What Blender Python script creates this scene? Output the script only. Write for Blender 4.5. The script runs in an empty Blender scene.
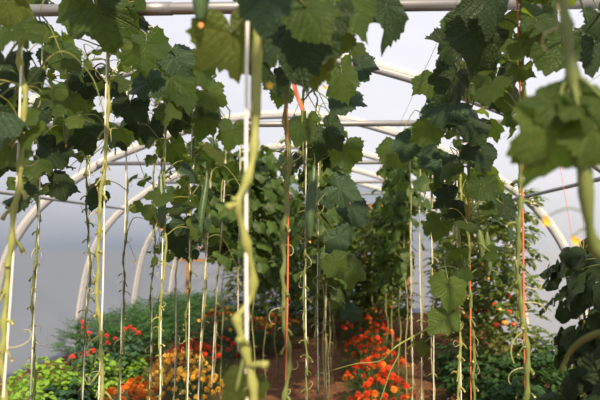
import bpy, math, random
import numpy as np
from mathutils import Vector, Matrix
random.seed(7)
C = bpy.context.scene.collection
PI = math.pi
R = math.radians
rnd = random.uniform

# ------------------------------------------------------------------ camera
CX, CZ = 0.64, 1.5                       # eye: 0.64 m right of the tunnel's ridge, 1.5 m up
YAW, PITCH = R(2.0), R(3.83)
F = 35.0 / 36.0 * 600
SHIFT = -0.0443
cam_d = bpy.data.cameras.new('camera'); cam = bpy.data.objects.new('camera', cam_d); C.objects.link(cam)
cam.location = (CX, 0, CZ)
cam.rotation_euler = (PI / 2 + PITCH, 0, YAW)
cam_d.lens = 35; cam_d.sensor_width = 36; cam_d.shift_x = SHIFT
cam_d.clip_start = 0.02; cam_d.clip_end = 300
cam_d.dof.use_dof = True; cam_d.dof.focus_distance = 2.3; cam_d.dof.aperture_fstop = 3.2
bpy.context.scene.camera = cam
MR = np.array(cam.rotation_euler.to_matrix())

def ray(px, py):
    v = np.array([(px - 300 + SHIFT * 600) / F, (200 - py) / F, -1.0])
    return MR @ v
def at(px, py, d):
    """point at distance d along the tunnel, in the direction of the pixel"""
    v = ray(px, py); k = d / v[1]
    return np.array([CX, 0, CZ]) + v * k
def proj(p):
    v = MR.T @ (np.asarray(p) - np.array([CX, 0, CZ]))
    if v[2] > -0.05: return (-999, -999)
    return (300 - SHIFT * 600 + F * v[0] / -v[2], 200 - F * v[1] / -v[2])

# ------------------------------------------------------------------ materials
class NT:
    def __init__(s, name):
        s.m = bpy.data.materials.new(name); s.m.use_nodes = True
        s.t = s.m.node_tree; s.t.nodes.clear(); s.out = s.n('ShaderNodeOutputMaterial')
    def n(s, k, **kw):
        x = s.t.nodes.new(k)
        for a, b in kw.items(): setattr(x, a, b)
        return x
    def l(s, a, b): s.t.links.new(a, b)
    def set(s, sock, v):
        if isinstance(v, (int, float, tuple, list)): sock.default_value = v
        else: s.l(v, sock)
    def math(s, op, a, b=None, c=None):
        x = s.n('ShaderNodeMath', operation=op)
        for i, v in enumerate((a, b, c)):
            if v is not None: s.set(x.inputs[i], v)
        return x.outputs[0]
    def mix(s, f, a, b, blend='MIX'):
        x = s.n('ShaderNodeMix', data_type='RGBA', blend_type=blend)
        s.set(x.inputs[0], f); s.set(x.inputs[6], a); s.set(x.inputs[7], b)
        return x.outputs[2]
    def noise(s, scale, detail=3, vec=None, rough=.55):
        x = s.n('ShaderNodeTexNoise'); x.inputs['Scale'].default_value = scale
        x.inputs['Detail'].default_value = detail; x.inputs['Roughness'].default_value = rough
        if vec is None:
            tc = s.n('ShaderNodeTexCoord'); vec = tc.outputs['Object']
        s.l(vec, x.inputs['Vector']); return x.outputs['Fac']
    def ramp(s, f, stops):
        x = s.n('ShaderNodeValToRGB'); e = x.color_ramp.elements
        e[0].position, e[0].color = stops[0]; e[1].position, e[1].color = stops[-1]
        for p, c in stops[1:-1]:
            k = e.new(p); k.color = c
        s.l(f, x.inputs[0]); return x.outputs[0]
    def smooth(s, v, a, b):
        x = s.n('ShaderNodeMapRange', interpolation_type='SMOOTHSTEP')
        s.set(x.inputs[0], v); x.inputs[1].default_value = a; x.inputs[2].default_value = b
        return x.outputs[0]
    def attr(s, name):
        x = s.n('ShaderNodeAttribute'); x.attribute_name = name; return x.outputs['Fac']
    def bsdf(s, col, rough=.5, spec=.3, metal=0, bump=None, bs=.3, bd=.01):
        b = s.n('ShaderNodeBsdfPrincipled'); s.set(b.inputs['Base Color'], col)
        s.set(b.inputs['Roughness'], rough); b.inputs['Specular IOR Level'].default_value = spec
        b.inputs['Metallic'].default_value = metal
        if bump is not None:
            bb = s.n('ShaderNodeBump'); bb.inputs['Strength'].default_value = bs; bb.inputs['Distance'].default_value = bd
            s.l(bump, bb.inputs['Height']); s.l(bb.outputs[0], b.inputs['Normal'])
        return b.outputs[0]
    def end(s, sh): s.l(sh, s.out.inputs[0]); return s.m

def c4(r, g, b): return (r, g, b, 1)

def leaf_mat(name, dark, light, trans, tmix=.38, veins=True, veincol=None):
    m = NT(name)
    rn = m.attr('rnd')
    base = m.mix(rn, c4(*dark), c4(*light))
    n1 = m.noise(26, 4)
    base = m.mix(m.math('MULTIPLY', n1, .45), base, c4(*[x * 1.5 + .01 for x in light]))
    bump = n1
    tcol = c4(*trans)
    if veins:
        uv = m.n('ShaderNodeUVMap'); sx = m.n('ShaderNodeSeparateXYZ'); m.l(uv.outputs[0], sx.inputs[0])
        u = sx.outputs[0]; v = m.math('ABSOLUTE', sx.outputs[1])
        ds = []
        for a in (0, 50, 108):
            d = m.math('ABSOLUTE', m.math('SUBTRACT', m.math('MULTIPLY', u, math.sin(R(a))), m.math('MULTIPLY', v, math.cos(R(a)))))
            fw = m.math('ADD', m.math('MULTIPLY', u, math.cos(R(a))), m.math('MULTIPLY', v, math.sin(R(a))))
            d = m.math('ADD', d, m.math('MULTIPLY', m.math('LESS_THAN', fw, 0), 1.0))
            ds.append(d)
        # side veins off the midrib
        w = m.math('FRACT', m.math('MULTIPLY', m.math('SUBTRACT', u, m.math('MULTIPLY', v, .75)), 8.0))
        w = m.math('ABSOLUTE', m.math('SUBTRACT', w, .5))
        w = m.math('MULTIPLY', w, .12)
        ds.append(m.math('ADD', w, .004))
        mn = ds[0]
        for d in ds[1:]: mn = m.math('MINIMUM', mn, d)
        vein = m.math('SUBTRACT', 1.0, m.smooth(mn, .003, .016))
        vor = m.n('ShaderNodeTexVoronoi'); vor.feature = 'DISTANCE_TO_EDGE'; vor.inputs['Scale'].default_value = 20
        m.l(uv.outputs[0], vor.inputs['Vector'])
        cell = m.smooth(vor.outputs['Distance'], 0, .18)
        vc = veincol or (light[0] * 2.0 + .02, light[1] * 1.7 + .02, light[2] * 1.6 + .01)
        base = m.mix(m.math('MULTIPLY', vein, .6), base, c4(*vc))
        bump = m.math('SUBTRACT', m.math('ADD', m.math('MULTIPLY', cell, .35), m.math('MULTIPLY', n1, .4)), m.math('MULTIPLY', vein, .8))
        tcol = m.mix(m.math('MULTIPLY', vein, .55), tcol, c4(trans[0] * .5, trans[1] * .5, trans[2] * .4))
    p = m.bsdf(base, .52, .28, bump=bump, bs=.9, bd=.006)
    t = m.n('ShaderNodeBsdfTranslucent'); m.set(t.inputs[0], tcol)
    mx = m.n('ShaderNodeMixShader'); mx.inputs[0].default_value = tmix
    m.l(p, mx.inputs[1]); m.l(t.outputs[0], mx.inputs[2])
    return m.end(mx.outputs[0])

M = {}
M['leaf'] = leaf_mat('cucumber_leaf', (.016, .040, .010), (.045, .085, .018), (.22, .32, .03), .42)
M['leaf_young_backlit'] = leaf_mat('young_and_backlit_leaf', (.035, .075, .014), (.085, .13, .025), (.24, .36, .04), .42)  # pale green of young leaves; stands in for backlight on the big right-edge leaves
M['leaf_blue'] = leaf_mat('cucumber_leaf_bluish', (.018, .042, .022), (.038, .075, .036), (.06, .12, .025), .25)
M['leaf_pale'] = leaf_mat('cucumber_leaf_yellowish', (.030, .055, .010), (.085, .115, .018), (.22, .27, .03), .40)  # yellower, paler green than the plain leaf
M['leaf_dark'] = leaf_mat('shaded_cucumber_leaf', (.010, .025, .008), (.022, .048, .013), (.05, .09, .012), .25)  # darker copy of the cucumber leaf, shade put into its colour
M['far_leaf'] = leaf_mat('far_leaf', (.020, .045, .010), (.055, .10, .018), (.15, .23, .025), .35, veins=False)
M['tomato_leaf'] = leaf_mat('tomato_leaf', (.04, .07, .012), (.11, .15, .026), (.20, .27, .03), .35, veins=False)
M['basil'] = leaf_mat('salad_leaf', (.13, .27, .025), (.24, .42, .05), (.34, .52, .05), .35, veins=False)
M['kale'] = leaf_mat('kale_leaf', (.025, .07, .035), (.05, .12, .055), (.06, .15, .035), .2, veins=False)
M['fern'] = leaf_mat('feathery_leaf', (.022, .07, .018), (.055, .14, .03), (.09, .20, .03), .3, veins=False)
M['mari_leaf'] = leaf_mat('marigold_leaf', (.018, .052, .014), (.04, .095, .022), (.07, .15, .02), .3, veins=False)

def plain(name, c, c2=None, rough=.5, spec=.3, metal=0, scale=20, bs=.2, bd=.003, trans=None):
    m = NT(name); n = m.noise(scale, 4)
    col = m.mix(n, c4(*c), c4(*(c2 or c)))
    sh = m.bsdf(col, rough, spec, metal, bump=n, bs=bs, bd=bd)
    if trans:
        t = m.n('ShaderNodeBsdfTranslucent'); m.set(t.inputs[0], c4(*trans[1])); mx = m.n('ShaderNodeMixShader')
        mx.inputs[0].default_value = trans[0]; m.l(sh, mx.inputs[1]); m.l(t.outputs[0], mx.inputs[2]); sh = mx.outputs[0]
    return m.end(sh)
M['stem'] = plain('vine_stem', (.22, .26, .06), (.36, .36, .12), .5, scale=30, trans=(.2, (.4, .42, .12)))
M['stem_dark'] = plain('vine_stem_green', (.09, .13, .03), (.20, .23, .07), .5, scale=30, trans=(.15, (.2, .28, .07)))
M['stem_far'] = plain('vine_stem_far', (.20, .22, .07), (.33, .30, .13), .6, scale=30)
M['stub'] = plain('cut_stub', (.52, .44, .20), (.62, .50, .27), .7, scale=60)
M['tendril'] = plain('tendril', (.50, .50, .22), (.60, .52, .30), .6, scale=40, trans=(.2, (.5, .5, .2)))
M['twine_white'] = plain('white_twine', (.80, .78, .72), (.62, .60, .54), .8, scale=200, bs=.5, bd=.001)
M['twine_orange'] = plain('orange_twine', (.62, .17, .07), (.50, .12, .05), .7, scale=200, bs=.5, bd=.001)
M['cucumber'] = plain('cucumber_skin', (.030, .065, .018), (.055, .10, .03), .38, .5, scale=80, bs=.6, bd=.004)
M['cucumber_young'] = plain('young_cucumber_skin', (.06, .10, .025), (.11, .15, .04), .5, .4, scale=80, bs=.6, bd=.003)
M['yellow_petal'] = plain('yellow_petal', (.75, .45, .03), (.8, .55, .06), .6, trans=(.3, (.8, .5, .05)))
M['dry'] = plain('dried_blossom', (.45, .22, .07), (.55, .3, .1), .8)
M['steel'] = plain('galvanised_steel', (.20, .20, .205), (.30, .30, .305), .38, .5, .6, scale=8, bs=.1)
M['steel_dark'] = plain('dull_steel', (.22, .23, .25), (.32, .33, .35), .45, .4, 0, scale=8, bs=.1)
M['tape'] = plain('white_foam_tape', (.82, .80, .76), (.88, .86, .82), .6, trans=(.75, (.95, .93, .88)), scale=10, bs=.05)
M['wire'] = plain('steel_wire', (.22, .22, .22), (.3, .3, .3), .4, .5, .7)
M['wood'] = plain('orange_timber', (.30, .155, .08), (.22, .11, .055), .7, scale=14)
M['mari_yellow'] = plain('marigold_amber', (.92, .50, .05), (.96, .62, .10), .7, scale=60, trans=(.25, (.9, .5, .05)))
M['mari_orange'] = plain('marigold_orange', (.90, .22, .02), (.92, .30, .03), .7, scale=60, trans=(.25, (.85, .2, .02)))
M['mari_red'] = plain('marigold_scarlet', (.62, .035, .012), (.78, .09, .015), .7, scale=60, trans=(.25, (.8, .08, .02)))
M['geranium'] = plain('red_bloom', (.70, .02, .035), (.78, .06, .06), .7, scale=60, trans=(.25, (.8, .04, .05)))
M['tomato_red'] = plain('ripe_tomato', (.62, .045, .015), (.68, .07, .02), .25, .5)
M['tomato_orange'] = plain('ripening_tomato', (.75, .24, .03), (.7, .3, .04), .25, .5)
M['tomato_green'] = plain('green_tomato', (.30, .36, .07), (.36, .40, .1), .25, .5)

# tunnel film: hazy white polythene
m = NT('polythene_film')
n = m.noise(1.3, 4)
col = m.mix(n, c4(.32, .36, .45), c4(.39, .43, .52))
tl = m.n('ShaderNodeBsdfTranslucent'); m.set(tl.inputs[0], col)
df = m.n('ShaderNodeBsdfDiffuse'); m.set(df.inputs[0], col)
tr = m.n('ShaderNodeBsdfTransparent')
m1 = m.n('ShaderNodeMixShader'); m1.inputs[0].default_value = .22; m.l(tl.outputs[0], m1.inputs[1]); m.l(df.outputs[0], m1.inputs[2])
m2 = m.n('ShaderNodeMixShader'); m2.inputs[0].default_value = .50; m.l(m1.outputs[0], m2.inputs[1]); m.l(tr.outputs[0], m2.inputs[2])
M['film'] = m.end(m2.outputs[0])
# soil
m = NT('soil')
n1 = m.noise(2.2, 5); n2 = m.noise(30, 6, rough=.7); n3 = m.noise(9, 3)
col = m.mix(n1, c4(.10, .045, .023), c4(.20, .095, .048))
col = m.mix(m.smooth(n2, .45, .75), col, c4(.24, .125, .065))
bp = m.math('ADD', m.math('MULTIPLY', n2, .6), n3)
M['soil'] = m.end(m.bsdf(col, .95, .1, bump=bp, bs=.9, bd=.04))
M['outside'] = plain('outside_ground_haze', (.115, .13, .145), (.13, .145, .16), .9, .1, scale=2)  # haze put into the ground colour so it merges with the horizon sky

# ------------------------------------------------------------------ mesh building
class MB:
    def __init__(s): s.v = []; s.f = []; s.uv = []; s.r = []; s.mi = []; s.n = 0
    def add(s, v, f, r=.5, mi=0, uv=None):
        v = np.asarray(v, float).reshape(-1, 3)
        s.v.append(v); s.uv.append(np.zeros((len(v), 2)) if uv is None else np.asarray(uv, float))
        s.r.append(np.full(len(v), r)); n = s.n
        s.f.extend([tuple(i + n for i in q) for q in f]); s.mi.extend([mi] * len(f)); s.n += len(v)
    def build(s, name, mats, parent=None, origin=(0, 0, 0), smooth=True):
        if not s.v: return None
        me = bpy.data.meshes.new(name)
        V = np.concatenate(s.v) - np.asarray(origin, float)
        me.from_pydata(V.tolist(), [], s.f)
        for x in (mats if isinstance(mats, (list, tuple)) else [mats]): me.materials.append(M[x])
        me.polygons.foreach_set('material_index', s.mi)
        me.polygons.foreach_set('use_smooth', [smooth] * len(s.f))
        a = me.attributes.new('rnd', 'FLOAT', 'POINT'); a.data.foreach_set('value', np.concatenate(s.r))
        ul = me.uv_layers.new(name='UVMap'); U = np.concatenate(s.uv)
        li = np.empty(len(me.loops), dtype=np.int32); me.loops.foreach_get('vertex_index', li)
        ul.data.foreach_set('uv', U[li].ravel())
        me.update()
        o = bpy.data.objects.new(name, me); C.objects.link(o)
        if parent is not None:
            o.parent = parent
            o.location = Vector(origin) - parent.location
        else: o.location = origin
        return o

def tag(o, label=None, cat=None, group=None, kind=None):
    if label: o['label'] = label
    if cat: o['category'] = cat
    if group: o['group'] = group
    if kind: o['kind'] = kind
    return o
def empty(name, loc, label=None, cat=None, group=None):
    o = bpy.data.objects.new(name, None); C.objects.link(o); o.location = tuple(loc); o.empty_display_size = .1
    return tag(o, label, cat, group)

def norm(v): v = np.asarray(v, float); return v / (np.linalg.norm(v) + 1e-9)
def tube(mb, pts, rad, seg=6, r=.5, mi=0, cap=True):
    pts = np.asarray(pts, float); n = len(pts)
    rad = np.full(n, rad) if np.isscalar(rad) else np.asarray(rad, float)
    tg = np.gradient(pts, axis=0); tg /= (np.linalg.norm(tg, axis=1)[:, None] + 1e-9)
    ref = np.array([0, 0, 1.]) if abs(tg[0][2]) < .9 else np.array([1., 0, 0])
    a = norm(np.cross(tg[0], ref)); V = []
    for i in range(n):
        a = norm(a - tg[i] * np.dot(a, tg[i])); b = np.cross(tg[i], a)
        th = np.arange(seg) / seg * 2 * PI
        V.append(pts[i] + rad[i] * (np.cos(th)[:, None] * a + np.sin(th)[:, None] * b))
    f = []
    for i in range(n - 1):
        for j in range(seg):
            k = (j + 1) % seg
            f.append((i * seg + j, i * seg + k, (i + 1) * seg + k, (i + 1) * seg + j))
    if cap: f.append(tuple(range(seg))[::-1]); f.append(tuple((n - 1) * seg + j for j in range(seg)))
    mb.add(np.concatenate(V), f, r, mi)
def spline(P, n):
    P = [np.asarray(p, float) for p in P]
    if len(P) < 3: return np.array([P[0] + (P[-1] - P[0]) * t for t in np.linspace(0, 1, n)])
    Q = [2 * P[0] - P[1]] + P + [2 * P[-1] - P[-2]]; out = []
    m_ = len(P) - 1
    for t in np.linspace(0, m_ - 1e-6, n):
        i = int(t); u = t - i; a, b, c, d = Q[i:i + 4]
        out.append(.5 * (2 * b + (c - a) * u + (2 * a - 5 * b + 4 * c - d) * u * u + (3 * b - 3 * c + d - a) * u ** 3))
    return np.array(out)
def box(mb, lo, hi, mi=0, r=.5):
    x0, y0, z0 = lo; x1, y1, z1 = hi
    v = [(x0, y0, z0), (x1, y0, z0), (x1, y1, z0), (x0, y1, z0), (x0, y0, z1), (x1, y0, z1), (x1, y1, z1), (x0, y1, z1)]
    mb.add(v, [(0, 3, 2, 1), (4, 5, 6, 7), (0, 1, 5, 4), (1, 2, 6, 5), (2, 3, 7, 6), (3, 0, 4, 7)], r, mi)

TH = np.radians([0, 10, 20, 31, 42, 50, 60, 72, 84, 96, 108, 120, 134, 150, 163, 172, 180])
RR = np.array([.70, .62, .55, .515, .55, .60, .56, .51, .50, .53, .56, .53, .50, .47, .38, .24, .07])
def blade(mb, ctr, tip, nrm, size, hi=True, r=None, mi=0, droop=None, wav=1.0, narrow=1.0):
    """one cucumber leaf: five pointed lobes, toothed edge, heart-shaped base; ctr is the petiole junction"""
    n = norm(nrm); t = np.asarray(tip, float); t = norm(t - n * np.dot(t, n)); s = np.cross(n, t)
    ns = 72 if hi else 22; ts = [.22, .45, .68, .86, 1.0] if hi else [.55, 1.0]
    th = -PI + 2 * PI * (np.arange(ns) + .5) / ns
    rad = np.interp(np.abs(th), TH, RR)
    k = np.arange(ns)
    rad = rad * (1 + (.045 if hi else .03) * np.where(k % 3 == 0, 1, -.6)) * (1 + .05 * np.array([rnd(-1, 1) for _ in range(ns)]))
    rad = rad * (1 + .08 * np.sin(2 * th + rnd(0, 6)))
    droop = rnd(.15, .75) if droop is None else droop
    fold = rnd(-.1, .3); ph = rnd(0, 6.28); ph2 = rnd(0, 6.28)
    amp = rnd(.05, .12) * wav; tc = rnd(.0, .35)
    V = [np.zeros((1, 3))]
    va = np.radians([-108, -50, 0, 50, 108])
    dm = np.min(np.abs(th[:, None] - va[None]), axis=1)
    for q in ts:
        u = q * rad * np.cos(th); v = q * rad * np.sin(th) * narrow
        z = -droop * (u * u * .8 + v * v * .9) - tc * np.clip(u, 0, 1) ** 2 - fold * np.abs(v) * .6
        z += amp * q ** 2 * np.sin(3 * th + ph) + amp * .45 * q ** 3 * np.sin(7 * th + ph2)
        z += .26 * q * rad * np.clip(dm, 0, .5) * (1 - q * .55) + .012 * q * np.sin(11 * th + 9 * q + ph)
        V.append(np.stack([u, v, z], 1))
    L = np.concatenate(V)
    W = np.asarray(ctr) + size * (L[:, :1] * t + L[:, 1:2] * s + L[:, 2:] * n)
    f = []
    for j in range(ns):
        kk = (j + 1) % ns
        if j != ns - 1: f.append((0, 1 + j, 1 + kk))
        for i in range(len(ts) - 1):
            if j == ns - 1: continue
            a = 1 + i * ns; b = a + ns
            f.append((a + j, b + j, b + kk, a + kk))
    mb.add(W, f, rnd(0, 1) if r is None else r, mi, L[:, :2])

def petiole(mb, a, b, rad=.0028, sag=None, seg=5, r=.5, mi=0):
    a = np.asarray(a, float); b = np.asarray(b, float); L = np.linalg.norm(b - a)
    mid = (a + b) / 2 + np.array([rnd(-.1, .1), rnd(-.1, .1), (rnd(.08, .28) if sag is None else sag)]) * L
    tube(mb, spline([a, mid, b], 8), np.linspace(rad * 1.25, rad * .85, 8), seg, r, mi)

def lowleaf(mb, p, d, n, L, W, r, mi=0, bend=.3):
    """simple pointed leaflet, 6 faces"""
    d = norm(d); n = np.asarray(n, float); n = norm(n - d * np.dot(n, d)); s = np.cross(n, d)
    p = np.asarray(p); V = [p]
    for t, w in ((.3, .8), (.65, 1), ):
        c = p + d * L * t - n * bend * L * t * t
        V += [c - s * W * w * .5 + n * W * .12, c, c + s * W * w * .5 + n * W * .12]
    V.append(p + d * L - n * bend * L)
    mb.add(V, [(0, 2, 1), (0, 3, 2), (1, 2, 5, 4), (2, 3, 6, 5), (4, 5, 7), (5, 6, 7)], r, mi)

# ------------------------------------------------------------------ tunnel shell
PROF = [(0, 2.75), (.55, 2.71), (1.05, 2.58), (1.5, 2.42), (1.87, 2.26), (2.22, 2.03), (2.5, 1.80), (2.72, 1.50), (2.84, 1.2), (2.92, .8), (2.97, .4), (3.0, 0), (3.0, -.25)]
def arch(off=0, n=61, zlo=-.25):
    P = [(-x, z) for x, z in PROF[::-1]] + PROF[1:]
    c = spline([(x, 0, z) for x, z in P], n)
    t = np.gradient(c, axis=0); t /= np.linalg.norm(t, axis=1)[:, None]
    nn = np.stack([-t[:, 2], np.zeros(len(t)), t[:, 0]], 1)
    return c + nn * off
HOOPS = [-0.1, 1.92, 3.88, 5.85, 7.85, 9.9, 11.95]
Y0, YE = -1.2, 11.97
A = arch(.06, 61)
def film(name, i0, i1, label):
    mb = MB(); ys = np.linspace(Y0, YE + .03, 28); V = []
    for y in ys:
        for i in range(i0, i1 + 1):
            p = A[i].copy(); p[1] = y
            V.append(p)
    w = i1 - i0 + 1
    f = [(a * w + b, a * w + b + 1, (a + 1) * w + b + 1, (a + 1) * w + b) for a in range(len(ys) - 1) for b in range(w - 1)]
    mb.add(V, f)
    o = mb.build(name, 'film'); tag(o, label, kind='structure'); return o
iL = 18; iR = 42
film('wall_left', 0, iL, 'left wall of translucent white polythene film')
film('ceiling', iL, iR, 'curved translucent white polythene roof')
film('wall_right', iR, 60, 'right wall of translucent white polythene film')

def xat(z):   # half width of the shell at height z
    zs = [p[1] for p in PROF][::-1]; xs = [p[0] for p in PROF][::-1]
    return float(np.interp(z, zs, xs))
# end walls (far one around a doorway; rear one behind the camera)
DX0, DX1, DZ = 1.02, 1.86, 2.05         # doorway of the far end
def endwall(name, y, door, label):
    mb = MB(); xs = sorted(set(np.round(np.linspace(-3.02, 3.02, 41), 4).tolist() + ([DX0, DX1] if door else [])))
    zt = [np.interp(abs(x), [p[0] for p in PROF[:-1]], [p[1] for p in PROF[:-1]]) + .06 if abs(x) < 2.98 else 0.0 for x in xs]
    for i in range(len(xs) - 1):
        a, b = xs[i], xs[i + 1]
        lo = DZ if (door and a >= DX0 - 1e-4 and b <= DX1 + 1e-4) else 0
        mb.add([(a, y, lo), (b, y, lo), (b, y, max(zt[i + 1], lo)), (a, y, max(zt[i], lo))], [(0, 1, 2, 3)])
    tag(mb.build(name, 'film'), label, kind='structure')
endwall('wall_far', YE, True, 'far end wall of translucent white polythene film')
endwall('wall_rear', Y0, False, 'rear end wall of translucent white polythene film')
# door
dr = empty('door_1', (DX0, YE, 0)); tag(dr, 'white film door framed in orange-brown timber in the far end wall', kind='structure')
mb = MB(); mb.add([(DX0, YE, 0), (DX1, YE, 0), (DX1, YE, DZ), (DX0, YE, DZ)], [(0, 1, 2, 3)]); mb.build('door_panel', 'film', dr)
mb = MB()
for x in (DX0 - .04, DX1 - .04): box(mb, (x, YE - .09, 0), (x + .08, YE - .01, DZ + .06))
box(mb, (DX0 + .04, YE - .08, DZ - .04), (DX1 - .04, YE - .015, DZ + .05))
box(mb, (DX0 + .04, YE - .08, .72), (DX1 - .04, YE - .015, .80)); box(mb, (DX0 + .04, YE - .08, .02), (DX1 - .04, YE - .015, .1))
box(mb, (DX0 + .50, YE - .075, .10), (DX0 + .545, YE - .02, .72)); box(mb, (DX0 + .50, YE - .075, .80), (DX0 + .545, YE - .02, DZ - .04))
mb.build('door_frame', 'wood', dr, smooth=False)
tr = empty('trim_1', (0, YE, 0)); tag(tr, 'orange-brown timber rails of the far end wall', kind='structure')
for lo, hi, nm in (((-2.80, YE - .08, 1.04), (DX0 - .05, YE - .02, 1.10), 'rail'), ((-1.2, YE - .10, 2.10), (DX1 + .3, YE - .02, 2.22), 'rail'),
                   ((-2.66, YE - .08, 0), (-2.56, YE - .02, 1.02), 'post'), ((-1.3, YE - .08, 0), (-1.22, YE - .02, 1.02), 'post'), ((-1.3, YE - .08, 1.12), (-1.22, YE - .02, 2.5), 'post'), ((.2, YE - .08, 1.12), (.28, YE - .02, 2.1), 'post')):
    mb = MB(); box(mb, lo, hi); mb.build(nm, 'wood', tr, smooth=False)

# hoops with their white tape, cross bars, side rails
hl = ['steel hoop overhead behind the viewer', 'steel hoop carrying the nearest cross bar', 'white-taped hoop arching highest behind the central leaves',
      'white-taped hoop crossing the right wall beside the blurred leaf', 'white-taped hoop behind the tomato plants and second grey curve on left wall',
      'hoop rising behind the hanging vines, third curve along the left wall', 'farthest hoop, against the end wall']
for k, y in enumerate(HOOPS):
    root = empty('tunnel_hoop', (0, y, 0), hl[k], 'hoop', 'tunnel hoops')
    a = arch(0, 73); a[:, 1] = y
    mb = MB(); tube(mb, a, .028, 10); mb.build('steel_tube', 'steel_dark', root)
    q = arch(.040, 73); mb = MB(); V = []
    t = np.gradient(q, axis=0); t /= np.linalg.norm(t, axis=1)[:, None]; nn = np.stack([-t[:, 2], t[:, 1] * 0, t[:, 0]], 1)
    for i in range(73):
        for dy, dn in ((-.032, -.012), (.032, -.012), (.032, .012), (-.032, .012)):
            V.append(q[i] + nn[i] * dn + np.array([0, dy + y - q[i][1], 0]))
    f = [(i * 4 + j, i * 4 + (j + 1) % 4, i * 4 + 4 + (j + 1) % 4, i * 4 + 4 + j) for i in range(72) for j in range(4)]
    mb.add(V, f); mb.build('white_tape', 'tape', root, smooth=False)
tl_ = ['grey cross bar', 'near grey steel cross bar along the top edge of the photo', 'second cross bar, passing behind the central string just above mid-height leaves',
       'third cross bar, seen in the gap between central and right vines', 'fourth cross bar, in the gap below the third', 'fifth cross bar, smallest and lowest in the gap', '']
TZ = 2.265
for k in range(1, 6):
    y = HOOPS[k]; w = 1.87
    root = empty('cross_bar', (0, y, TZ), tl_[k], 'bar', 'cross bars between the hoops')
    mb = MB(); tube(mb, [(-w, y - .045, TZ), (0, y - .045, TZ), (w, y - .045, TZ)], .02, 12); mb.build('tube', 'steel', root)
    for sx in (-1, 1):
        mb = MB(); tube(mb, [(sx * w, y - .075, TZ), (sx * w, y + .03, TZ)], .03, 10); mb.build('clamp', 'steel_dark', root)
    if k == 1:
        mb = MB(); tube(mb, [(-.10, y - .045, TZ), (.06, y - .045, TZ)], .0225, 12); mb.build('sleeve', 'steel', root)
for sx, lb in ((-1, 'dark steel rail running along the left wall above head height'), (1, 'dark steel rail running along the right wall behind the blurred leaf')):
    z = 1.90; x = sx * (xat(z) - .05)
    mb = MB(); tube(mb, [(x, Y0 + .05, z), (x, 5, z), (x, YE - .1, z)], .016, 10)
    tag(mb.build('side_rail', 'steel_dark'), lb, 'rail', 'side rails')
    for k, y in enumerate(HOOPS[2:5]):   # short diagonal braces
        pass

# ground
mb = MB(); nx, ny = 60, 120; V = []
for j in range(ny + 1):
    for i in range(nx + 1):
        x = -2.99 + 5.98 * i / nx; y = Y0 + (YE - Y0) * j / ny
        z = .025 * math.sin(x * 3.1 + 1) * math.sin(y * 1.7) + .012 * math.sin(x * 17 + y * 9) * math.sin(y * 13 - x * 5) + .008 * rnd(-1, 1)
        V.append((x, y, z))
mb.add(V, [(j * (nx + 1) + i, j * (nx + 1) + i + 1, (j + 1) * (nx + 1) + i + 1, (j + 1) * (nx + 1) + i) for j in range(ny) for i in range(nx)])
tag(mb.build('floor', 'soil'), 'bare red-brown soil floor of the tunnel', kind='structure')
mb = MB(); g = np.linspace(-90, 90, 13)
mb.add([(x, y, -.12) for y in g for x in g], [(j * 13 + i, j * 13 + i + 1, (j + 1) * 13 + i + 1, (j + 1) * 13 + i) for j in range(12) for i in range(12)])
tag(mb.build('ground', 'outside'), 'haze-grey ground outside the tunnel', kind='structure')
# clods
mb = MB()
for k in range(900):
    x, y = rnd(-2.2, 2.6), rnd(3.8, 11); s = rnd(.006, .022)
    th = rnd(0, 6)
    V = [(x + s * math.cos(th + a) * rnd(.7, 1.2), y + s * math.sin(th + a) * rnd(.7, 1.2), .012) for a in (0, 1.5, 3, 4.6)]
    V.append((x, y, .015 + s * rnd(.7, 1.2)))
    mb.add(V, [(0, 1, 4), (1, 2, 4), (2, 3, 4), (3, 0, 4)])
tag(mb.build('soil_crumbs', 'soil', smooth=False), 'small clods of red-brown soil scattered over the floor', 'soil', kind='stuff')

# ------------------------------------------------------------------ overhead wires (vines hang from them)
ROW = {'R1': -1.15, 'R2': -.78, 'R3': -.17, 'R4': .50, 'R5': .365, 'R6': 1.22}
WZ = TZ + .024
wl = {'R1': 'thin overhead wire carrying the outer left row of vines', 'R2': 'thin overhead wire carrying the inner left row of vines',
      'R3': 'thin overhead wire above the central blurred vine', 'R4': 'thin overhead wire above the right row of vines',
      'R5': 'thin overhead wire above the blurred leafy vine at right', 'R6': 'thin overhead wire above the dark leafy vines by the right wall',}
for k, X in ROW.items():
    mb = MB(); tube(mb, [(CX + X, Y0 + .1, WZ), (CX + X, 5, WZ), (CX + X, YE - .15, WZ)], .0011, 5)
    tag(mb.build('overhead_wire', 'wire'), wl[k], 'wire', 'overhead wires')

# ------------------------------------------------------------------ vines
# areas of the picture where bright film shows between the leaves: plants there are bare
GAPS = [(130, 8, 212, 52, .0), (150, 52, 190, 66, .1), (224, 92, 243, 150, .05), (232, 84, 300, 118, .0), (390, 10, 426, 128, .0), (404, 12, 440, 62, .0),
        (340, 100, 420, 122, .05), (372, 128, 392, 160, .1), (348, 196, 378, 206, .1), (574, 18, 600, 84, .05), (530, 120, 560, 215, .0), (506, 128, 530, 176, .1), (545, 60, 600, 120, .3),
        (0, 208, 150, 330, .02), (150, 262, 212, 330, .05), (78, 150, 110, 178, .1), (60, 16, 84, 40, .15), (96, 44, 112, 66, .1), (100, 152, 150, 208, .4),
        (344, 315, 412, 400, .0), (215, 318, 345, 400, .03), (533, 215, 562, 335, .0), (0, 70, 14, 92, .3), (60, 62, 84, 80, .4),
        (407, 208, 436, 312, .12), (276, 118, 300, 190, .45), (356, 164, 384, 200, .25)]
def gap_ok(p, s=0.0, bare=True):
    x, y = proj(p)
    k = 1.0
    for a, b, c, d, q in GAPS:
        if a - s <= x <= c + s and b - s <= y <= d + s: k = min(k, q)
    return random.random() < k

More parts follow.
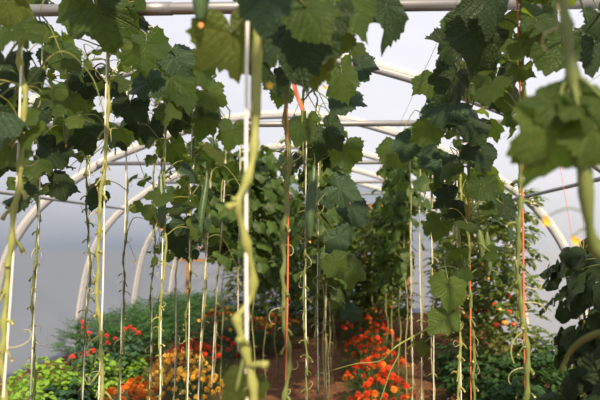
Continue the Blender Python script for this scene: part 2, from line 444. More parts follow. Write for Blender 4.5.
class Vine: pass
VINES = []
def cucumber(root, top, L, rad, young=False, bend=.1):
    mb = MB(); n = 18; t = np.linspace(0, 1, n)
    top = np.asarray(top); az = rnd(0, 6.28)
    off = bend * L * np.sin(t * PI * .6) ** 2
    pts = np.stack([top[0] + off * math.cos(az), top[1] + off * math.sin(az), top[2] - t * L], 1)
    prof = np.clip(np.sin(np.clip(t * PI, 0.0, PI)) ** .42, 0, 1) * (1 - .25 * (1 - t) ** 2 - .0 * t)
    prof[0] = .25; prof[-1] = .3; prof[1] = max(prof[1], .45) * .85
    tube(mb, pts, rad * prof, 12)
    o = mb.build('cucumber', 'cucumber_young' if young else 'cucumber', root, origin=top)
    mb = MB(); tube(mb, [top + (0, 0, .05), top + (.004, 0, .02), top - (0, 0, .004)], [.003, .003, .005], 6)
    s = mb.build('fruit_stalk', 'stem_dark'); s.parent = o; s.location = s.location - Vector(top)
    mb = MB(); e = pts[-1]
    for k in range(5):
        a = k * 1.256
        lowleaf(mb, e + np.array([0, 0, .003]), (math.cos(a) * .5, math.sin(a) * .5, -1), (math.cos(a), math.sin(a), .5), .016, .008, .5)
    b = mb.build('dried_blossom', 'dry'); b.parent = o; b.location = b.location - Vector(top)

def tendril_pts(p, az, L):
    pts = [np.asarray(p, float)]; d = np.array([math.cos(az), math.sin(az), rnd(-.5, .4)]); n = 14
    curl = rnd(.3, .9) * random.choice((-1, 1)); up = norm(np.cross(d, (0, 0, 1))); ang = 0
    cur = pts[0].copy()
    for i in range(n):
        ang += curl * (i / n) ** 1.2
        dd = norm(d * math.cos(ang) + np.array([0, 0, -1]) * math.sin(ang) + np.array([0, 0, -.25]) + up * .2 * math.sin(i))
        cur = cur + dd * L / n; pts.append(cur.copy())
    return np.array(pts)

def vine(row, px, desc, col='white', leaf_lo=1.62, leaf_hi=2.5, lean=0.0, zlo=None, wander=.010, rad=.0036, mat='leaf', detail=2, size=(.09, .165),
         dens=1.0, cukes=(), stemmat='stem', top_only=False, path=None, d=None, spread=1.0, low_leaves=0, name='cucumber_vine', group='cucumber vines trained up strings', notwine=False, pale=.08):
    X = ROW[row]
    if d is None:
        lo, hi = .5, 14
        for _ in range(40):   # distance at which the row's line shows at px
            d = (lo + hi) / 2; q = proj((CX + X, d, 1.5))[0]
            if (q < px) == (X < 0): lo = d
            else: hi = d
    v = Vine(); v.x, v.y = CX + X, d; v.leaves = []
    root = empty(name, (v.x, v.y, 0), desc, 'vine', group); v.root = root; v.mat = mat
    zlo = 0.0 if zlo is None else zlo
    # string
    ztop = WZ
    sx = lean
    S = lambda z: np.array([v.x + sx * (1 - z / ztop), v.y, z])
    if not notwine:
        mb = MB(); zs = np.linspace(max(zlo, 0.01), ztop + .003, 30)
        ph = rnd(0, 6)
        tube(mb, [S(z) + np.array([.003 * math.sin(z * 5 + ph), .003 * math.cos(z * 4) - (.014 if path else 0), 0]) for z in zs], .0034 if d < 1.2 else .0026, 6)
        th = np.linspace(0, 2 * PI, 13)     # knot on the wire
        tube(mb, [(v.x + .006 * math.cos(a), v.y + .004 * math.sin(2 * a), ztop + .002 + .007 * math.sin(a)) for a in th], .0018, 5)
        lb = f"{col} twine supporting the " + desc
        w = lb.split()
        t_ = mb.build('twine', 'twine_' + col); tag(t_, ' '.join(w[:16]), 'twine', 'twines the vines climb')
    # stem
    zs = np.arange(zlo, 2.33, .045); P = []
    ph, k = rnd(0, 6.28), rnd(7, 11); jx = jy = 0
    for z in zs:
        jx = jx * .8 + rnd(-1, 1) * wander * .55; jy = jy * .8 + rnd(-1, 1) * wander * .4
        s = S(z)
        P.append(s + np.array([math.cos(z * k + ph) * wander * .6 + jx, math.sin(z * k + ph) * wander * .6 + jy, 0]))
    if zlo == 0: P[0][2] = -.02
    if path: P = path[::-1]
    if not path:
        # the top flops over the wire and hangs along the row
        dirn = random.choice((-1, 1)); e = P[-1]
        for q in range(1, 7): P.append(e + np.array([rnd(-.02, .02), dirn * .05 * q, .06 * math.sin(q / 6 * PI) + .0 * q]))
    n = len(P) * (3 if detail > 1 else 1)
    pts = spline(P, n); v.pts = pts
    rr = rad * (1 + .0 * np.arange(n))
    nodes = []; nextz = pts[0][2] + rnd(.03, .08)
    rr = np.full(n, rad)
    for i, p in enumerate(pts):
        if i > n * .0 and p[2] > nextz or (i > n * .85 and i % (5 if detail > 1 else 2) == 0):
            nodes.append(i); nextz = p[2] + rnd(.038, .065)
            for o_ in (-1, 0, 1):
                if 0 <= i + o_ < n: rr[i + o_] *= (1.9 if o_ == 0 else 1.35) if detail > 1 else 1.2
    mb = MB(); tube(mb, pts, rr, 8 if detail > 1 else 5)
    # cut stubs at the bare nodes: swollen, tan at the cut
    stubs = MB()
    for q, i in enumerate(nodes):
        p = pts[i]
        if p[2] < leaf_lo + .05 and not path:
            for e_ in range(2 if random.random() < .55 else 1):
                az = q * 2.4 + e_ * 2.2 + rnd(-.5, .5); L = rnd(.010, .036)
                dd = norm((math.cos(az), math.sin(az) * .7, rnd(-.7, .6)))
                b = p + dd * L * .6; c = p + dd * L + np.array([0, 0, -.008 - L * .2])
                r_ = rad * (1.05 if e_ == 0 else .6)
                tube(mb, spline([p, b, c], 4), [r_, r_ * .8, r_ * .75, r_ * 1.05], 6, .8)
                if random.random() < .35: tube(mb, [c - dd * .001, c + dd * .004], [r_ * 1.0, r_ * .8], 6, mi=1)
    mats = stemmat
    st = mb.build('stem', [mats, 'stub'], root); v.nodes = [pts[i] for i in nodes]
    # tendrils
    if detail > 1:
        for q, i in enumerate(nodes):
            if random.random() < .6:
                t = MB(); p = pts[i]; L = rnd(.035, .10)
                tube(t, tendril_pts(p, rnd(0, 6.28), L), np.linspace(.0014, .0008, 15), 4)
                t.build('tendril', 'tendril', root, origin=p)
    # leaves
    fol = MB(); cnt = 0
    nl = [p for p in v.nodes if leaf_lo <= p[2]][::2]
    for q, p in enumerate(nl * 2):
        if cnt > 30: break
        if random.random() > dens * (1 if q < len(nl) else .75): continue
        az = q * 2.4 + rnd(-.6, .6); L = rnd(.07, .17) * spread
        s = rnd(*size) * .9 * (.75 + .25 * min(1, (p[2] - leaf_lo) / .2))
        dd = np.array([math.cos(az), math.sin(az), rnd(-.15, .75)])
        c = p + dd * L
        lim = leaf_hi
        if c[2] > lim: c[2] = lim - rnd(0, .08)
        tip = np.array([math.cos(az), math.sin(az), rnd(-2.2, -.1)]); nr = np.array([math.cos(az) * .9 + rnd(-.4, .4), math.sin(az) * .9 + rnd(-.4, .4), rnd(.35, 1.3)])
        mid = c + norm(tip) * s * .3
        if not (gap_ok(mid, 2) and gap_ok(c + norm(tip) * s * .7, 0)): continue
        cnt += 1
        mt = mat
        if mat == 'leaf':
            x_ = random.random(); mt = 'leaf_pale' if x_ < pale else 'leaf_blue' if x_ < pale + .28 else 'leaf'
        if detail > 1:
            lm = MB(); petiole(lm, p, c, .0026, mi=1); blade(lm, c, tip, nr, s, True)
            lm.build('leaf', [mt, 'stem_dark'], root, origin=p)
        else:
            petiole(fol, p, c, .0024, mi=1, seg=4); blade(fol, c, tip, nr, s, False)
    if nl and detail > 1:
        for q in range(int(22 * dens) + 3):      # young leaves on short stalks
            p = random.choice(nl); az = rnd(0, 6.28); L = rnd(.03, .13)
            c = p + np.array([math.cos(az), math.sin(az), rnd(-.5, .8)]) * L; s_ = rnd(.035, .085)
            if c[2] > leaf_hi + .05 or not gap_ok(c, -2): continue
            lm = MB(); petiole(lm, p, c, .0016, mi=1, seg=4)
            blade(lm, c, (math.cos(az), math.sin(az), rnd(-1.5, .6)), (rnd(-1, 1), rnd(-1, .2), rnd(.1, 1)), s_, False, wav=1.5)
            lm.build('leaf', [random.choice(('leaf_young_backlit', 'leaf', 'leaf_young_backlit')), 'stem'], root, origin=p)
        for q in range(int(4 * dens) + 1):       # looping side shoots, most of them bare
            p = random.choice(nl); az = rnd(0, 6.28); k_ = rnd(.06, .15); dz = rnd(-.4, .9)
            Q = [p, p + np.array([math.cos(az), math.sin(az), dz + .5]) * k_, p + np.array([math.cos(az + .5) * 1.8, math.sin(az + .5) * 1.2, dz]) * k_, p + np.array([math.cos(az + .3) * 2.2, math.sin(az + .3) * 1.4, dz - 1.2]) * k_]
            if not gap_ok(Q[2], 0): continue
            lm = MB(); P_ = spline(Q, 20); tube(lm, P_, np.linspace(.0026, .0014, 20), 5)
            lm.build('side_shoot', random.choice(('stem', 'stem_dark')), root, origin=p)
    if fol.n: fol.build('foliage', [mat if mat != 'leaf' else 'far_leaf', 'stem_dark'], root)
    for (cx_, ytop, ybot, w, young) in cukes:
        a = at(cx_, ytop, d - .03); b = at(cx_, ybot, d - .03)
        cucumber(root, a, a[2] - b[2], w * d / F / 2, young)
    VINES.append(v)
    return v

DV = {}
# outer left row
DV['a'] = vine('R1', 37, 'slim vine second from the left edge of the photo', stemmat='stem_dark', dens=.8, leaf_lo=1.62, size=(.11, .17))
DV['b'] = vine('R1', 88, 'slim vine just left of the brightest sunlit vine', stemmat='stem_dark', dens=.6, leaf_lo=1.85, wander=.012)
DV['c'] = vine('R1', 124, 'vine over the bare soil, right of the brightest one', stemmat='stem_dark', dens=.8, leaf_lo=1.28, size=(.07, .12))
DV['d'] = vine('R1', 153, 'thin dark vine over the orange marigolds, ending at soil', stemmat='stem_dark', dens=.9, leaf_lo=1.3, detail=2, size=(.07, .12))
DV['e'] = vine('R1', 177, 'thin farther vine between the two vines with long cucumbers', stemmat='stem_far', dens=1, leaf_lo=1.15, detail=1, size=(.08, .13))
# inner left row
DV['f'] = vine('R2', 18, 'pale sunlit vine at the very left edge with big cut nodes', lean=-.04, wander=.014, rad=.0052, dens=.8, leaf_lo=1.72, size=(.12, .18))
DV['g'] = vine('R2', 103, 'brightest sunlit vine with thick pale stem, over bare soil', rad=.0046, dens=.55, leaf_lo=1.85)
DV['h'] = vine('R2', 163, 'pale vine with a long dark cucumber before amber marigolds', dens=1, leaf_lo=1.36, cukes=[(161, 172, 228, 9, False)])
DV['i'] = vine('R2', 190, 'vine over the amber marigolds, right of the long cucumber', stemmat='stem_dark', dens=1, leaf_lo=1.3, cukes=[(207, 170, 246, 8, False)])
DV['j'] = vine('R2', 213, 'vine beside the scarlet marigolds, left of the blurred central stem', stemmat='stem_far', dens=1, leaf_lo=1.35, detail=1, zlo=.35, lean=-.1)
DV['k'] = vine('R2', 227, 'loose-ended vine dangling left of the blurred central stem', stemmat='stem_far', dens=1, leaf_lo=1.3, detail=1, zlo=.55, lean=-.12)
DV['l'] = vine('R2', 239, 'dangling thin vine nearest the left side of the blurred central stem', stemmat='stem_far', dens=1, leaf_lo=1.2, detail=1, zlo=.7)
# centre: nearest, out-of-focus vine
pp = [(254, -40, 1.0), (255, 0, 1.0), (257, 40, 1.0), (256, 90, 1.0), (255, 130, 1.0), (253, 158, .99), (246, 183, .98), (237, 204, .97), (242, 225, .98), (248, 250, .99), (253, 275, 1.0), (251, 297, 1.0),
      (241, 312, .99), (237, 320, .98), (244, 345, .98), (250, 370, .98), (254, 400, .98), (250, 450, .98), (249, 620, 1.0), (249, 900, 1.0)]
pth = [at(*q) for q in pp]
pth.append(np.array([pth[-1][0], 1.0, -.02]))
DV['m'] = vine('R3', 250, 'big blurred central vine with thick kinked stem', path=pth, rad=.0052, d=1.0, leaf_lo=9, lean=-.0)
DV['n'] = vine('R3', 287, 'vine directly right of the big blurred central stem', 'orange', rad=.0052, wander=.013, dens=.4, leaf_lo=1.75, leaf_hi=2.2, stemmat='stem_dark')
DV['o'] = vine('R3', 306, 'vine beside the long dark central cucumber, over the dark path', dens=.6, leaf_lo=1.6, leaf_hi=2.25, wander=.012, cukes=[(314, 165, 240, 11, False)], stemmat='stem_dark')
DV['p'] = vine('R3', 318, 'tangled vine right of the long dark central cucumber', dens=.9, leaf_lo=1.5, leaf_hi=2.2, wander=.013, stemmat='stem_dark')
DV['q'] = vine('R3', 326, 'thinner vine left of the scarlet marigold row', dens=1, leaf_lo=1.35, leaf_hi=2.15, stemmat='stem_far', detail=1, zlo=.25)
# right row
DV['r'] = vine('R4', 523, 'lone thick vine before the white right wall', 'orange', rad=.0054, wander=.013, dens=.9, leaf_lo=1.84, leaf_hi=2.6, stemmat='stem_dark', size=(.13, .2))
DV['s'] = vine('R4', 469, 'orange-string vine just right of the two bright low leaves', 'orange', rad=.0046, wander=.013, dens=1, leaf_lo=1.32, leaf_hi=2.5, stemmat='stem_dark', cukes=[(478, 222, 262, 8, True), (487, 232, 277, 9, True)])
DV['t'] = vine('R4', 458, 'vine carrying the two bright low leaves at right', rad=.005, wander=.012, dens=1, leaf_lo=1.3, leaf_hi=2.5)
DV['u'] = vine('R4', 432, 'vine in front of the right half of the far door', dens=1, leaf_lo=1.45, leaf_hi=2.3, stemmat='stem_far', detail=1)
DV['v'] = vine('R4', 420, 'thin vine crossing the left half of the far door', dens=1, leaf_lo=1.4, leaf_hi=2.3, stemmat='stem_far', detail=1)
DV['w'] = vine('R4', 411, 'thin vine between the scarlet marigolds and the far door', dens=1, leaf_lo=1.3, leaf_hi=2.3, stemmat='stem_far', detail=1)
# nearest right: blurred leafy vine
pth = [at(*q) for q in [(560, -60, .82), (563, 0, .82), (567, 30, .82), (572, 70, .82), (577, 110, .82), (583, 150, .83), (588, 215, .84), (596, 250, .86), (622, 300, .86), (640, 600, .88), (640, 1000, .9)]]
pth.append(np.array([pth[-1][0], .9, -.02]))
DV['x'] = vine('R5', 580, 'blurred nearest vine with large out-of-focus leaves at right edge', path=pth, rad=.006, d=.88, leaf_lo=9, notwine=True, stemmat='stem_dark')

# hero leaves: (px, py, depth, size_px, tip direction in the picture [deg, 0 right, 90 down], tilt, vine, material)
HERO = [
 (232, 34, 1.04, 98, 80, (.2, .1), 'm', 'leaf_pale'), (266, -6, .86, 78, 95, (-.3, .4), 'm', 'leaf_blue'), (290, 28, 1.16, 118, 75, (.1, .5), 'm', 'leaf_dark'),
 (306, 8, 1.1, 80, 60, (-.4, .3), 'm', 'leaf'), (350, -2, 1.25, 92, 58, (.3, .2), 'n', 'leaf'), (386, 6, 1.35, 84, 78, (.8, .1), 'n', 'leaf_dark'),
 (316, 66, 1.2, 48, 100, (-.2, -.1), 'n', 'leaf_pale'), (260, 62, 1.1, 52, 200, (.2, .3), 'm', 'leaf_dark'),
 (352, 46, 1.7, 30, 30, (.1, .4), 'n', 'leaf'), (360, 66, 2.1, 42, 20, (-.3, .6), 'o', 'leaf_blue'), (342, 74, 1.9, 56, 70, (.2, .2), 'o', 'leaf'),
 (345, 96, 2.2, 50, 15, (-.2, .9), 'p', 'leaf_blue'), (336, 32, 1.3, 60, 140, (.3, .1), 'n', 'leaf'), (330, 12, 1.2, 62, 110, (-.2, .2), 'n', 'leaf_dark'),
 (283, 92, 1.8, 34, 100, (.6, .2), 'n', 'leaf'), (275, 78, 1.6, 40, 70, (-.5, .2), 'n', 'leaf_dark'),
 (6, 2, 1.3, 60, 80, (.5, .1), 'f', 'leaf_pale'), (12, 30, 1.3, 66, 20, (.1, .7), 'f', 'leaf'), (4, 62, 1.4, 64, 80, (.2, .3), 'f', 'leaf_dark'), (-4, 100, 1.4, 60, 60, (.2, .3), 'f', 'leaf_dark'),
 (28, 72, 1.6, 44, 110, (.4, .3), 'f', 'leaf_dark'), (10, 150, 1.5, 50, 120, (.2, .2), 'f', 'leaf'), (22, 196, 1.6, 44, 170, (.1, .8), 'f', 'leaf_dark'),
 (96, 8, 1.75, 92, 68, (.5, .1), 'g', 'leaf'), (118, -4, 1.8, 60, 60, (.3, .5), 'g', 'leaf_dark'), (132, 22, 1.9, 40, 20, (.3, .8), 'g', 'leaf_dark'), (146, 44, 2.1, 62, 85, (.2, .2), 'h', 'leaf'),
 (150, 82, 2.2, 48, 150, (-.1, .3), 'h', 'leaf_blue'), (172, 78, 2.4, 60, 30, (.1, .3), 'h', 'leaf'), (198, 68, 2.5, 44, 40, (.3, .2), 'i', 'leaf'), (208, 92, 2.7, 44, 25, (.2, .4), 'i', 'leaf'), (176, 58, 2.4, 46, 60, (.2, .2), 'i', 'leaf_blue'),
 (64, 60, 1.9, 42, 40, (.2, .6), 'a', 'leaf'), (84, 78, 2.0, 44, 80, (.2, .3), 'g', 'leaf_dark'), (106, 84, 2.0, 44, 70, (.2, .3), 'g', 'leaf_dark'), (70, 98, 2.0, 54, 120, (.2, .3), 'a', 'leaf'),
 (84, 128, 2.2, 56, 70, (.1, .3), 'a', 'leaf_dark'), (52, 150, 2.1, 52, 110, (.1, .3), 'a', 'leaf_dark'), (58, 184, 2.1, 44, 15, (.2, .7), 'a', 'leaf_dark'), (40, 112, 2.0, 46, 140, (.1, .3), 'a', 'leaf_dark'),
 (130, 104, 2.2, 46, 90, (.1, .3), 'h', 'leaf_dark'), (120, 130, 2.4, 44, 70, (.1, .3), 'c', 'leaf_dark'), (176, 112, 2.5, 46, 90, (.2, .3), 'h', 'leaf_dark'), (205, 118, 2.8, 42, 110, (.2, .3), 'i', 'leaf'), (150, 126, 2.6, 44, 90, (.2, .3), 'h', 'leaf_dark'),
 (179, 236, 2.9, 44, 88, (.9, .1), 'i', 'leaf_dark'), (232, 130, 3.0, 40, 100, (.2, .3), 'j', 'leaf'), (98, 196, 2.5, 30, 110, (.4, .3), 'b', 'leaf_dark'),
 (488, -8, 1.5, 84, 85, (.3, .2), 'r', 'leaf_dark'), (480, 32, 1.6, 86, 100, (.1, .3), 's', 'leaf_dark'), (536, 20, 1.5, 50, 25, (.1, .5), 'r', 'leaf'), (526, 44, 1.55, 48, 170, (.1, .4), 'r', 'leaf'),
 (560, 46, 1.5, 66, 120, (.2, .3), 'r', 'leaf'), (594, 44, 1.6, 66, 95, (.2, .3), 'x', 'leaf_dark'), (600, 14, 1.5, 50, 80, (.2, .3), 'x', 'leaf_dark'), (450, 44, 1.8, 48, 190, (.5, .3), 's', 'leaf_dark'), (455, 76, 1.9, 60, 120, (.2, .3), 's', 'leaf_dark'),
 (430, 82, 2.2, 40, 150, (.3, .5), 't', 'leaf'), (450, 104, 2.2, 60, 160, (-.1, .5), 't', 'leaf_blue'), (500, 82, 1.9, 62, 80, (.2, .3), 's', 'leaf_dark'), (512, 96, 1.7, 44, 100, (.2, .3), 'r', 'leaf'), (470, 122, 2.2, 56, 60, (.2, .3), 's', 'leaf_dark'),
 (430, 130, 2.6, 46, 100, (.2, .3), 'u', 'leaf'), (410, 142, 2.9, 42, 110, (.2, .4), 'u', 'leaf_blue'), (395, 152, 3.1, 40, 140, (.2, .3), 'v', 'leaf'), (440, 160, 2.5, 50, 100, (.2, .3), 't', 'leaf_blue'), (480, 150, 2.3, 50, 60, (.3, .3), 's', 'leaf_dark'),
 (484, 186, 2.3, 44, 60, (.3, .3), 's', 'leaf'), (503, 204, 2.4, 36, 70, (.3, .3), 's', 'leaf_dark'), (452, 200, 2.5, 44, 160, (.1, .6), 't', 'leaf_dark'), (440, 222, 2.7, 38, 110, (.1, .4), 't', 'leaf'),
 (449, 286, 2.1, 46, 95, (-.1, .5), 't', 'leaf_young_backlit'), (446, 318, 2.1, 44, 130, (.2, .9), 't', 'leaf_young_backlit'), (420, 346, 2.2, 24, 60, (.5, .2), 't', 'leaf_pale'), (462, 270, 2.3, 28, 30, (.2, .4), 's', 'leaf'),
 (560, 100, .82, 74, 190, (-.2, .9), 'x', 'leaf_young_backlit'), (568, 96, .82, 60, 330, (-.2, .8), 'x', 'leaf_young_backlit'), (578, 106, .80, 60, 20, (.1, .9), 'x', 'leaf_young_backlit'), (574, 92, .84, 44, 270, (.1, .3), 'x', 'leaf_young_backlit'),
 (560, 128, .82, 112, 105, (.2, .1), 'x', 'leaf_young_backlit'), (596, 130, .8, 84, 60, (-.1, .3), 'x', 'leaf_young_backlit'),(604, 100, .8, 60, 90, (-.1, .3), 'x', 'leaf_young_backlit'), (532, 150, .84, 44, 150, (-.1, .3), 'x', 'leaf_pale'),
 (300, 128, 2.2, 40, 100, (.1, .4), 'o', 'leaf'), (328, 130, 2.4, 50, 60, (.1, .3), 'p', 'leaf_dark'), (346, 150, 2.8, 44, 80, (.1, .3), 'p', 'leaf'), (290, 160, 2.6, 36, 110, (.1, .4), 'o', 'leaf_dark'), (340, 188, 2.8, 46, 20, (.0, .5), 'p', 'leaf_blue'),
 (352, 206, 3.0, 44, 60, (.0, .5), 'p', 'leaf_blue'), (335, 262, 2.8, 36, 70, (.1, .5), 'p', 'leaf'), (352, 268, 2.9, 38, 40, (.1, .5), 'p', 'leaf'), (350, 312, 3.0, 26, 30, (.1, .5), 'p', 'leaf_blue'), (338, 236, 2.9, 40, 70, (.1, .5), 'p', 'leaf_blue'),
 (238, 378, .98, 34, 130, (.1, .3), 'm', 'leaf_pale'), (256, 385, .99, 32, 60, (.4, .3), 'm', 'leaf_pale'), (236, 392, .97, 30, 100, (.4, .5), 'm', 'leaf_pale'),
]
def hero(px, py, d, sp, ang, tilt, vk, mat):
    v = DV[vk]; c = at(px, py, d); s = sp * d / F / 1.32
    ca = MR[:, 0]; cu = MR[:, 1]; cb = MR[:, 2]
    tip = ca * math.cos(R(ang)) - cu * math.sin(R(ang)) + cb * rnd(-.15, .35)
    nr = cb + ca * (tilt[0] + rnd(-.25, .25)) + cu * (tilt[1] + rnd(-.2, .3))
    # leaf grows from the vine's nearest point a little above or level with it
    L = np.linalg.norm(v.pts - (c + np.array([0, 0, .03])), axis=1); b = v.pts[int(np.argmin(L))]
    b = min(v.nodes, key=lambda q: np.linalg.norm(q - b)) if len(v.nodes) else b
    mb = MB(); petiole(mb, b, c, .0027 if d > 1.2 else .0032, mi=1, sag=.12); blade(mb, c, tip, nr, s, True, droop=rnd(.1, .5), wav=1.2)
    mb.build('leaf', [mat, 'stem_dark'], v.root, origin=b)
for h in HERO: hero(*h)

# specials on the front vines
def stub_on(v, p0, p1, rad):
    mb = MB(); tube(mb, spline([p0, (np.array(p0) + p1) / 2 + (0, 0, .002), p1], 5), [rad, rad * .9, rad * .9, rad, rad * 1.15], 8); mb.build('cut_petiole', 'stem', v.root, origin=p0)
stub_on(DV['m'], at(238, 205, .97), at(227, 208, .95), .0062)
stub_on(DV['m'], at(240, 203, .97), at(232, 199, .96), .004)
stub_on(DV['m'], at(250, 366, .98), at(267, 365, .96), .0062)
stub_on(DV['m'], at(248, 345, .98), at(238, 340, .95), .005)
def shoot(v, pts, r0, r1, mat='stem_dark', name='side_shoot'):
    mb = MB(); P = spline(pts, 26); tube(mb, P, np.linspace(r0, r1, 26), 6); return mb.build(name, mat, v.root, origin=P[0])
shoot(DV['t'], [at(330, 371, 2.4), at(355, 364, 2.3), at(380, 361, 2.25), at(392, 350, 2.2), at(400, 344, 2.2), at(425, 330, 2.2), at(440, 322, 2.3), at(457, 318, 2.6)], .002, .004, 'stem')
shoot(DV['t'], [at(372, 425, 2.1), at(384, 390, 2.1), at(390, 372, 2.15), at(398, 356, 2.2), at(400, 344, 2.2)], .002, .003)
shoot(DV['x'], [at(560, 372, 1.2), at(570, 352, 1.15), at(583, 340, 1.05), at(600, 333, .95), at(612, 332, .88)], .004, .006)
shoot(DV['r'], [at(522, 332, 1.66), at(514, 340, 1.66), at(511, 352, 1.65), at(514, 364, 1.64)], .0022, .0015, 'stem', 'tendril')
for (px, py, d, k) in ((325, 88, 1.75, 'n'), (575, 241, .84, 'x'), (546, 222, .84, 'x'), (135, 262, 2.6, 'c'), (270, 86, 1.0, 'm'), (53, 75, 2.1, 'a')):
    mb = MB(); c = at(px, py, d)
    for q in range(5):
        a = q * 1.256 + .3; lowleaf(mb, c, (math.cos(a), -.9, math.sin(a)), (0, -1, 0), .008, .005, .5)
    tube(mb, [c + (0, .012, .006), c], [.002, .004], 5)
    v = DV[k]; b = v.pts[int(np.argmin(np.linalg.norm(v.pts - c, axis=1)))]
    petiole(mb, b, c + np.array([0, .012, .006]), .0012, mi=1)
    mb.build('blossom', ['yellow_petal', 'stem_dark'], v.root, origin=c)
# nearest dark cucumber at the top, left of the big leaves
cucumber(DV['m'].root, at(208, -70, 1.0), .165, .0185)
mb = MB(); a = at(208, -72, 1.0) + np.array([0, 0, .02]); tube(mb, spline([DV['m'].pts[-2], (DV['m'].pts[-2] + a) / 2 + (0, 0, .01), a], 8), .003, 6); mb.build('side_shoot', 'stem_dark', DV['m'].root, origin=a)
cucumber(DV['a'].root, at(68, 104, 2.1), .15, .014, True, .02)
cucumber(DV['o'].root, at(331, 20, 1.9), .12, .012, True, .02)
# orange plastic clip-ribbon near the central top
mb = MB(); pr = [at(291, 68, 1.55), at(293, 80, 1.55), at(297, 95, 1.55), at(303, 110, 1.55)]
for i, w in ((0, 1), ):
    P = spline(pr, 12); V = []
    for q, p in enumerate(P): V += [p - np.array([.006, 0, 0]), p + np.array([.006, .002, 0]), p + np.array([.006, .004, 0]), p + np.array([-.006, .002, 0])]
    mb.add(V, [(a * 4 + j, a * 4 + (j + 1) % 4, a * 4 + 4 + (j + 1) % 4, a * 4 + 4 + j) for a in range(11) for j in range(4)])
q = at(291, 68, 1.55); tube(mb, spline([q, q + np.array([-.006, .05, .004]), np.array([DV['n'].x, DV['n'].y, q[2]])], 6), .002, 5)
tag(mb.build('plastic_tie', 'twine_orange'), 'orange plastic ribbon tied to the orange string under the central leaves', 'tie')

# ------------------------------------------------------------------ dark leafy vines by the right wall (leaves down to the ground)
for k, (y, desc) in enumerate([(2.55, 'nearest dark leafy vine of the right wall'), (3.0, 'dark leafy vine outlined against the white right wall'), (3.5, 'farthest of the three dark leafy vines at right')]):
    v = Vine(); v.x, v.y = CX + ROW['R6'] + (.0, -.04, .18)[k], y
    root = empty('cucumber_vine', (v.x, v.y, 0), desc, 'vine', 'dark leafy vines by the right wall')
    zs = np.arange(-.02, 1.55, .08); P = spline([(v.x + rnd(-.02, .02), v.y + rnd(-.02, .02), z) for z in zs], 40)
    mb = MB(); tube(mb, P, .005, 6); mb.build('stem', 'stem_dark', root)
    cnt = 0
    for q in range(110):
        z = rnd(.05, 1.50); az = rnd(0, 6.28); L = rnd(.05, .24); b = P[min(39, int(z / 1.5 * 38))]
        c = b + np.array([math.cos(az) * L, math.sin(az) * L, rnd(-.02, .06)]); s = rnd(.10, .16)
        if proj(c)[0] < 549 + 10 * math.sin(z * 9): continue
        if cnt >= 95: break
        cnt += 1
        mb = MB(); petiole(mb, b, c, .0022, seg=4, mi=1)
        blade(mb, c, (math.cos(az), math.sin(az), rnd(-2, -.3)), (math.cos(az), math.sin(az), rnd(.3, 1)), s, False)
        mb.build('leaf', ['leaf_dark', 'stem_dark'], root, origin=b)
    mb = MB(); tube(mb, [(v.x, v.y, .01), (v.x, v.y, 1), (CX + ROW['R6'], v.y, WZ)], .0016, 5)
    tag(mb.build('twine', 'twine_orange'), 'thin orange twine up the ' + ' '.join(desc.split()[:11]), 'twine', 'twines the vines climb')

# ------------------------------------------------------------------ far vines and tomato plants (foliage as one part each)
def bushy(name, x, y, h, w, mat, n, L, W, label, cat, group, z0=0.02, stemmat='stem_far', droopy=True, gaps=True):
    root = empty(name, (x, y, 0), label, cat, group)
    mb = MB(); P = spline([(x + rnd(-.015, .015), y + rnd(-.015, .015), z) for z in np.linspace(-.02, h * .93, 7)], 16)
    tube(mb, P, np.linspace(.008, .004, 16), 5); mb.build('stem', stemmat, root)
    mb = MB()
    for q in range(n):
        z = z0 + (h - z0) * random.random() ** .9; az = rnd(0, 6.28); rr = w * math.sqrt(random.random())
        p = np.array([x + rr * math.cos(az), y + rr * math.sin(az), z + rnd(-.03, .03)])
        if gaps and not gap_ok(p): continue
        # a compound leaf: rib with five leaflets
        d = norm((math.cos(az) + rnd(-.5, .5), math.sin(az) + rnd(-.5, .5), rnd(-.9, .3) if droopy else rnd(-.1, 1)))
        up = np.array([rnd(-.3, .3), rnd(-.3, .3), 1.0]); sd = norm(np.cross(up, d)); r = random.random()
        for t, sg in ((.25, 1), (.3, -1), (.6, 1), (.65, -1), (.9, 0)):
            b = p + d * L * 1.6 * t
            lowleaf(mb, b, d * (.45 if sg else 1) + sd * sg, up, L * rnd(.8, 1.1), W, min(1, max(0, r + rnd(-.15, .15))), bend=.25)
    mb.build('foliage', mat, root)
    return root
def vine_far(row, y, desc, lo=.9, hi=2.3, n=125, dx=0.0, group='distant leafy cucumber vines'):
    x = CX + ROW[row] + dx
    root = empty('cucumber_vine', (x, y, 0), desc, 'vine', group)
    P = spline([(x + rnd(-.02, .02), y + rnd(-.02, .02), z) for z in np.linspace(-.02, 2.3, 12)], 34)
    mb = MB(); tube(mb, P, .005, 5)
    for q in range(9):
        z = .12 + q * .09 * lo / .9; b = P[int(z / 2.3 * 33)]; a = rnd(0, 6.28)
        tube(mb, [b, b + np.array([math.cos(a) * .03, math.sin(a) * .03, -.01])], [.004, .003], 4)
    mb.build('stem', 'stem_far', root)
    mb = MB()
    for q in range(n):
        z = rnd(lo, hi); b = P[min(33, int(z / 2.3 * 33))]; az = rnd(0, 6.28); L = rnd(.06, .24)
        c = b + np.array([math.cos(az) * L, math.sin(az) * L, rnd(0, .08)])
        if not gap_ok(c): continue
        petiole(mb, b, c, .0024, seg=3, mi=1)
        blade(mb, c, (math.cos(az), math.sin(az), rnd(-2, -.2)), (math.cos(az), math.sin(az), rnd(.3, 1.2)), rnd(.08, .145), False)
    mb.build('foliage', ['far_leaf', 'stem_dark'], root)
